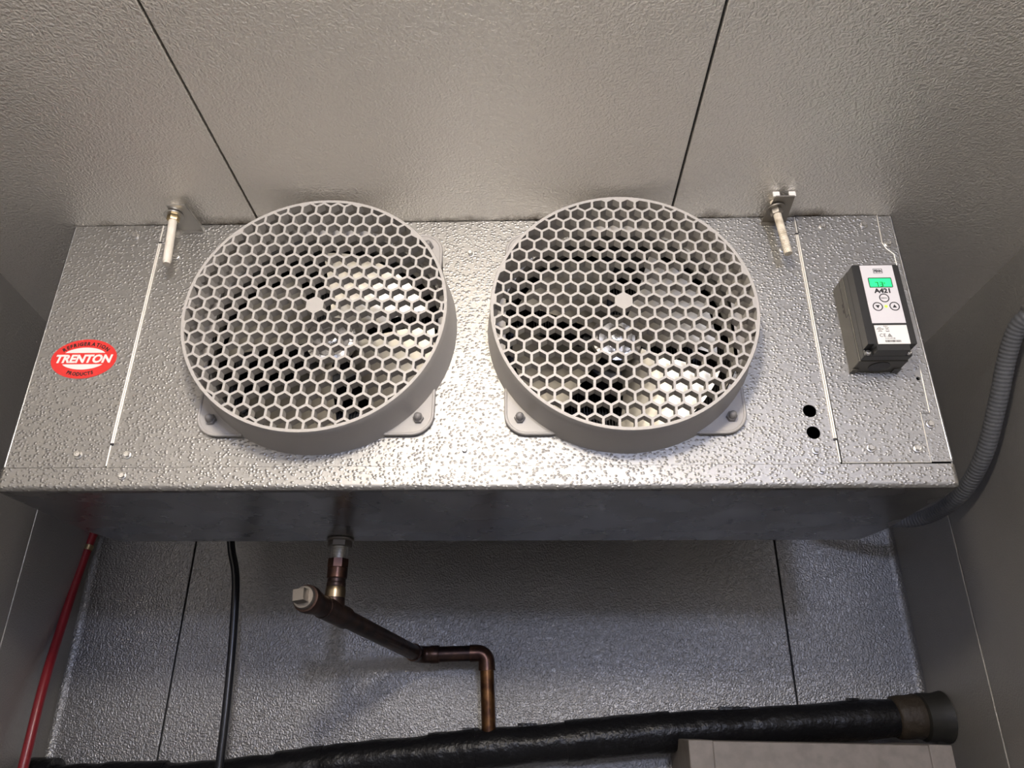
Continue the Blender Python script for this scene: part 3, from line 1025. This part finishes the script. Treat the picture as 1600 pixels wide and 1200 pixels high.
# ------------------------------------------------------------------ copper drain line
dr = thing('drain_pipe', (-0.2885, 1.112, 0.254), 'dark copper drain pipe running from the cooler pan to the back wall', 'pipe')
NX, NY = -0.2890, 1.1120
zT = 0.1470
mb = MB()
mb.lathe([(0.0195, 0.0), (0.0205, 0.001), (0.0205, 0.0030), (0.0190, 0.0040)], (NX, NY, 0.2538), (0, 0, -1), 28)
mb.lathe([(0.0178, 0.0035), (0.0178, 0.0115), (0.0165, 0.0125)], (NX, NY, 0.2538), (0, 0, -1), 6, rot=0.4)
mb.build('lock_nut', M['steel'], dr, smooth=30)
mb = MB()
prof = [(0.0118, 0.010)]
for k in range(14):
    prof += [(0.0124, 0.0125 + k * 0.0016), (0.0116, 0.0133 + k * 0.0016)]
mb.lathe(prof, (NX, NY, 0.2538), (0, 0, -1), 24)
mb.build('threaded_nipple', M['galv'], dr, smooth=20)
mb = MB()
mb.lathe([(0.0120, 0.0300), (0.0158, 0.0305), (0.0160, 0.0430), (0.0140, 0.0440)], (NX, NY, 0.2538), (0, 0, -1), 8, rot=0.2)
mb.lathe([(0.0142, 0.0430), (0.0148, 0.0440), (0.0148, 0.0580), (0.0140, 0.0592)], (NX, NY, 0.2538), (0, 0, -1), 24)
mb.build('adapter', M['copper'], dr, smooth=30)
mb = MB()
mb.lathe([(0.0133, 0.056), (0.0133, 0.100)], (NX, NY, 0.2538), (0, 0, -1), 24)
mb.lathe([(0.0133, 0.064), (0.0139, 0.066), (0.0139, 0.070), (0.0133, 0.072)], (NX, NY, 0.2538), (0, 0, -1), 24)
mb.build('stub_pipe', M['copper_dark'], dr, smooth=35)
T = Vector((NX + 0.0015, NY + 0.004, zT))
E1 = Vector((-0.2120, 1.4560, 0.1170))
ad_ = (E1 - T).normalized()
mb = MB()
mb.lathe([(0.0134, 0.070), (0.0144, 0.0725), (0.0148, 0.078), (0.0146, 0.086)], (NX, NY, 0.2538), (0, 0, -1), 24)
mb.build('solder_joint', M['solder'], dr, smooth=50)
mb = MB()
mb.lathe([(0.0142, 0.084), (0.0148, 0.088), (0.0152, 0.108)], (NX, NY, 0.2538), (0, 0, -1), 24)
mb.cyl(T - ad_ * 0.040, T + ad_ * 0.034, 0.0160, 28)
mb.build('tee', M['copper_dark'], dr, smooth=35)
mb = MB()
mb.lathe([(0.0140, 0.0), (0.0150, 0.0005), (0.0150, 0.030), (0.0168, 0.031), (0.0168, 0.040), (0.0172, 0.042), (0.0185, 0.0425), (0.0190, 0.050), (0.0182, 0.0545), (0.0165, 0.0550)], T - ad_ * 0.036, -ad_, 28)
mb.build('plug_adapter', M['copper_dark'], dr, smooth=35)
PE = T - ad_ * 0.0905
mb = MB()
mb.lathe([(0.0150, -0.004), (0.0155, 0.0), (0.0155, 0.005), (0.0145, 0.0068), (0.0040, 0.0072)], PE, -ad_, 28)
mb.lathe([(0.0118, 0.006), (0.0115, 0.020), (0.0108, 0.0208)], PE, -ad_, 4, rot=PI / 4 + 0.12)
mb.build('square_head_plug', M['steel'], dr, smooth=30)
mb = MB()
mb.cyl(T + ad_ * 0.030, E1 - ad_ * 0.020, 0.0134, 24)
mb.build('sloping_pipe', M['copper_dark'], dr, smooth=60)


def elbow(p, din, dout, R, r, sock, m, nm):
    """swept elbow centred so that the two axes meet at p"""
    din = Vector(din).normalized(); dout = Vector(dout).normalized()
    ang = din.angle(dout)
    t = R * math.tan(ang / 2)
    a = p - din * t; b = p + dout * t
    axis = din.cross(dout).normalized()
    c = a + axis.cross(din) * R
    pts = [a - din * sock, a - din * 0.001]
    for k in range(11):
        q = Matrix.Rotation(ang * k / 10, 3, axis)
        pts.append(c + q @ (a - c))
    pts += [b + dout * 0.001, b + dout * sock]
    rr = [r + 0.0006] + [r] * (len(pts) - 2) + [r + 0.0006]
    mb = MB().tube(pts, rr, 20)
    return mb.build(nm, m, dr, smooth=50)


hx = Vector((1, 0.02, 0.03)).normalized()
elbow(E1, ad_, hx, 0.022, 0.0152, 0.010, M['copper_dark'], 'elbow')
E2 = Vector((-0.0875, 1.4600, 0.1210))
mb = MB()
mb.lathe([(0.0160, 0), (0.0162, 0.002), (0.0162, 0.014), (0.0150, 0.016)], E1 + hx * 0.022, hx, 24)
mb.build('coupling', M['copper_dark'], dr, smooth=35)
mb = MB()
mb.cyl(E1 + hx * 0.030, E2 - hx * 0.020, 0.0140, 24)
mb.build('level_pipe', M['copper_dark'], dr, smooth=60)
dn = (Vector((-0.0800, 1.4640, -0.03)) - E2).normalized()
elbow(E2, (E2 - E1).normalized(), dn, 0.0165, 0.0150, 0.014, M['copper'], 'elbow')
mb = MB()
mb.cyl(E2 + dn * 0.022, E2 + dn * 0.140, 0.0128, 24)
mb.build('riser_pipe', M['copper_bright'], dr, smooth=60)

# ------------------------------------------------------------------ insulated pipe along the back wall
PIPE = [(-0.885, 1.47, -0.098), (-0.800, 1.47, -0.096), (-0.689, 1.47, -0.094), (-0.560, 1.47, -0.0895), (-0.429, 1.47, -0.074), (-0.311, 1.47, -0.059), (-0.153, 1.47, -0.044),
        (0.017, 1.47, -0.029), (0.223, 1.47, -0.011), (0.415, 1.47, 0.001), (0.640, 1.47, 0.0145)]
ip = thing('insulated_pipe', (0.0, 1.47, -0.045), 'thick pipe wrapped in black tape running along the back wall', 'pipe')
pts = spline(PIPE, 10)
rr = [0.0315 + 0.0018 * math.sin(i * 0.7) * math.sin(i * 0.31) for i in range(len(pts))]
MB().tube(pts, rr, 24).build('sleeve', M['foam'], ip, smooth=60)
# overlapping turns of tape
for i0, i1 in ((14, 24), (38, 46), (58, 64), (72, 82)):
    q = pts[i0:i1]
    MB().tube(q, [0.0338 + 0.0006 * math.sin(k * 1.7) for k in range(len(q))], 24).build('tape_wrap', M['foam'], ip, smooth=50)
e = Vector((0.640, 1.47, 0.0145))
mb = MB()
mb.lathe([(0.030, -0.004), (0.0355, 0.0), (0.0365, 0.012), (0.0360, 0.030), (0.0380, 0.038), (0.034, 0.046)], e, (1, 0, 0.06), 28)
o = mb.build('end_collar', M['foam_brown'], ip, smooth=50); o['label'] = 'brown sealant collar at the side wall'
mb = MB()
mb.lathe([(0.034, 0.042), (0.040, 0.046), (0.0400, 0.055), (0.0395, 0.070), (0.0430, 0.0862)], e, (1, 0, 0.02), 28)
mb.build('wall_seal', M['seal_dark'], ip, smooth=50)
mb = MB()
mb.lathe([(0.033, 0.0), (0.041, 0.001), (0.041, 0.046), (0.033, 0.047)], (-0.850, 1.47, -0.0965), (-1, 0, 0), 24)
mb.build('tape_wrap', M['foam'], ip, smooth=40)
# torn tape flaps
for x, zt_, w_ in ((-0.128, -0.006, 0.030), (-0.030, 0.002, 0.035), (0.330, 0.030, 0.055), (0.560, 0.045, 0.02)):
    MB().box((x, 1.462, zt_ - 0.012), (x + w_, 1.474, zt_ + 0.0015), 0.0008).build('tape_flap', M['foam'], ip)

# ------------------------------------------------------------------ hoses and cables
RED = [(-0.880, 1.500, 0.420), (-0.899, 1.498, 0.360), (-0.9000, 1.478, 0.265), (-0.8880, 1.444, 0.158), (-0.8700, 1.405, 0.062), (-0.8580, 1.385, -0.068), (-0.855, 1.38, -0.30), (-0.853, 1.38, -1.645)]
p = spline([(-0.62, 1.26, 0.452), (-0.72, 1.38, 0.452)] + RED, 8)
rh = thing('red_hose', (-0.855, 1.38, -1.645), 'red hose hanging down beside the left wall', 'hose')
MB().tube(p, 0.0083, 14).build('hose', M['red_hose'], rh, smooth=70)
MB().tube([(-0.8985, 1.4905, 0.328), (-0.8995, 1.4885, 0.318)], 0.0088, 14).build('clip_band', M['brass'], rh, smooth=40)

BLK = [(-0.590, 1.40, 0.420), (-0.5810, 1.42, 0.317), (-0.5620, 1.42, 0.254), (-0.5520, 1.42, 0.173), (-0.5440, 1.42, 0.063), (-0.5390, 1.42, -0.069), (-0.537, 1.42, -0.30), (-0.536, 1.42, -1.645)]
p = spline([(-0.60, 1.20, 0.455), (-0.60, 1.31, 0.465)] + BLK, 8)
bc = thing('black_cable', (-0.536, 1.42, -1.645), 'black cable hanging from behind the cooler in front of the back wall', 'cable')
MB().tube(p, 0.0073, 14).build('cable', M['cable'], bc, smooth=70)

CON = [(0.7245, 0.932, 0.540), (0.7080, 0.945, 0.533), (0.7000, 0.968, 0.522), (0.6985, 1.003, 0.493), (0.6985, 1.051, 0.442), (0.6990, 1.120, 0.382), (0.6980, 1.207, 0.3445), (0.6880, 1.302, 0.3340),
       (0.6500, 1.345, 0.338), (0.590, 1.330, 0.352), (0.530, 1.240, 0.380), (0.500, 1.150, 0.400), (0.480, 1.132, 0.402)]
cd = thing('flexible_conduit', (0.7245, 0.932, 0.540), 'grey ribbed flexible conduit curving from the right wall under the cooler', 'conduit')
p = spline(CON, 26)
# resample evenly, ribbed radius
L = [0]
for i in range(len(p) - 1): L.append(L[-1] + (p[i + 1] - p[i]).length)
step = 0.00105
q = []; j = 0; s_ = 0.0
while s_ < L[-1]:
    while L[j + 1] < s_: j += 1
    t = (s_ - L[j]) / max(L[j + 1] - L[j], 1e-9)
    q.append(p[j].lerp(p[j + 1], t)); s_ += step
rr = [0.0126 + 0.00035 * math.sin(2 * PI * i * step / 0.0063) for i in range(len(q))]
MB().tube(q, rr, 16).build('ribbed_tube', M['conduit'], cd, smooth=70)
mb = MB()
d0 = (q[14] - q[0]).normalized()
mb.lathe([(0.0175, -0.003), (0.0175, 0.004), (0.0160, 0.005)], q[0], d0, 24)
mb.lathe([(0.0185, 0.005), (0.0185, 0.014), (0.0170, 0.016)], q[0], d0, 8)
mb.lathe([(0.0155, 0.016), (0.0155, 0.024), (0.0140, 0.026)], q[0], d0, 24)
mb.build('fitting', M['galv'], cd, smooth=35)

# ------------------------------------------------------------------ beige trunking box under the pipe
bx = thing('beige_enclosure', (0.459, 1.44, -0.150), 'beige plastic enclosure with end caps below the black insulated pipe', 'enclosure')
zt0, zt1 = -0.0215, -0.0275     # its top falls slightly to the right


def bev_box(name, x0, x1, grow, m):
    def zt_(x): return zt0 + (zt1 - zt0) * (x - 0.249) / 0.42
    mb = MB(); bm = mb.bm
    y0, y1, zb_ = 1.350 - grow, YB - 0.001, -0.150
    c = [(x0, y0, zb_), (x1, y0, zb_), (x1, y1, zb_), (x0, y1, zb_), (x0, y0, zt_(x0) + grow), (x1, y0, zt_(x1) + grow), (x1, y1, zt_(x1) + grow), (x0, y1, zt_(x0) + grow)]
    v = [bm.verts.new(p_) for p_ in c]
    for f in ((0, 3, 2, 1), (4, 5, 6, 7), (0, 1, 5, 4), (1, 2, 6, 5), (2, 3, 7, 6), (3, 0, 4, 7)):
        bm.faces.new([v[i] for i in f])
    bmesh.ops.bevel(bm, geom=list(bm.edges), offset=0.0022, segments=3, profile=0.5, affect='EDGES')
    return mb.build(name, m, bx, smooth=40, wn=True)


bev_box('cover', 0.2885, 0.6325, 0.0, M['beige'])
bev_box('end_cap', 0.2490, 0.2890, 0.0012, M['beige'])
bev_box('end_cap', 0.6320, 0.6690, 0.0012, M['beige'])
mb = MB().plate([(0.622, -0.078), (0.640, -0.078), (0.631, -0.064)], [], 1.3478, 1.3495)
mb.build('warning_mark', M['ink'], bx)
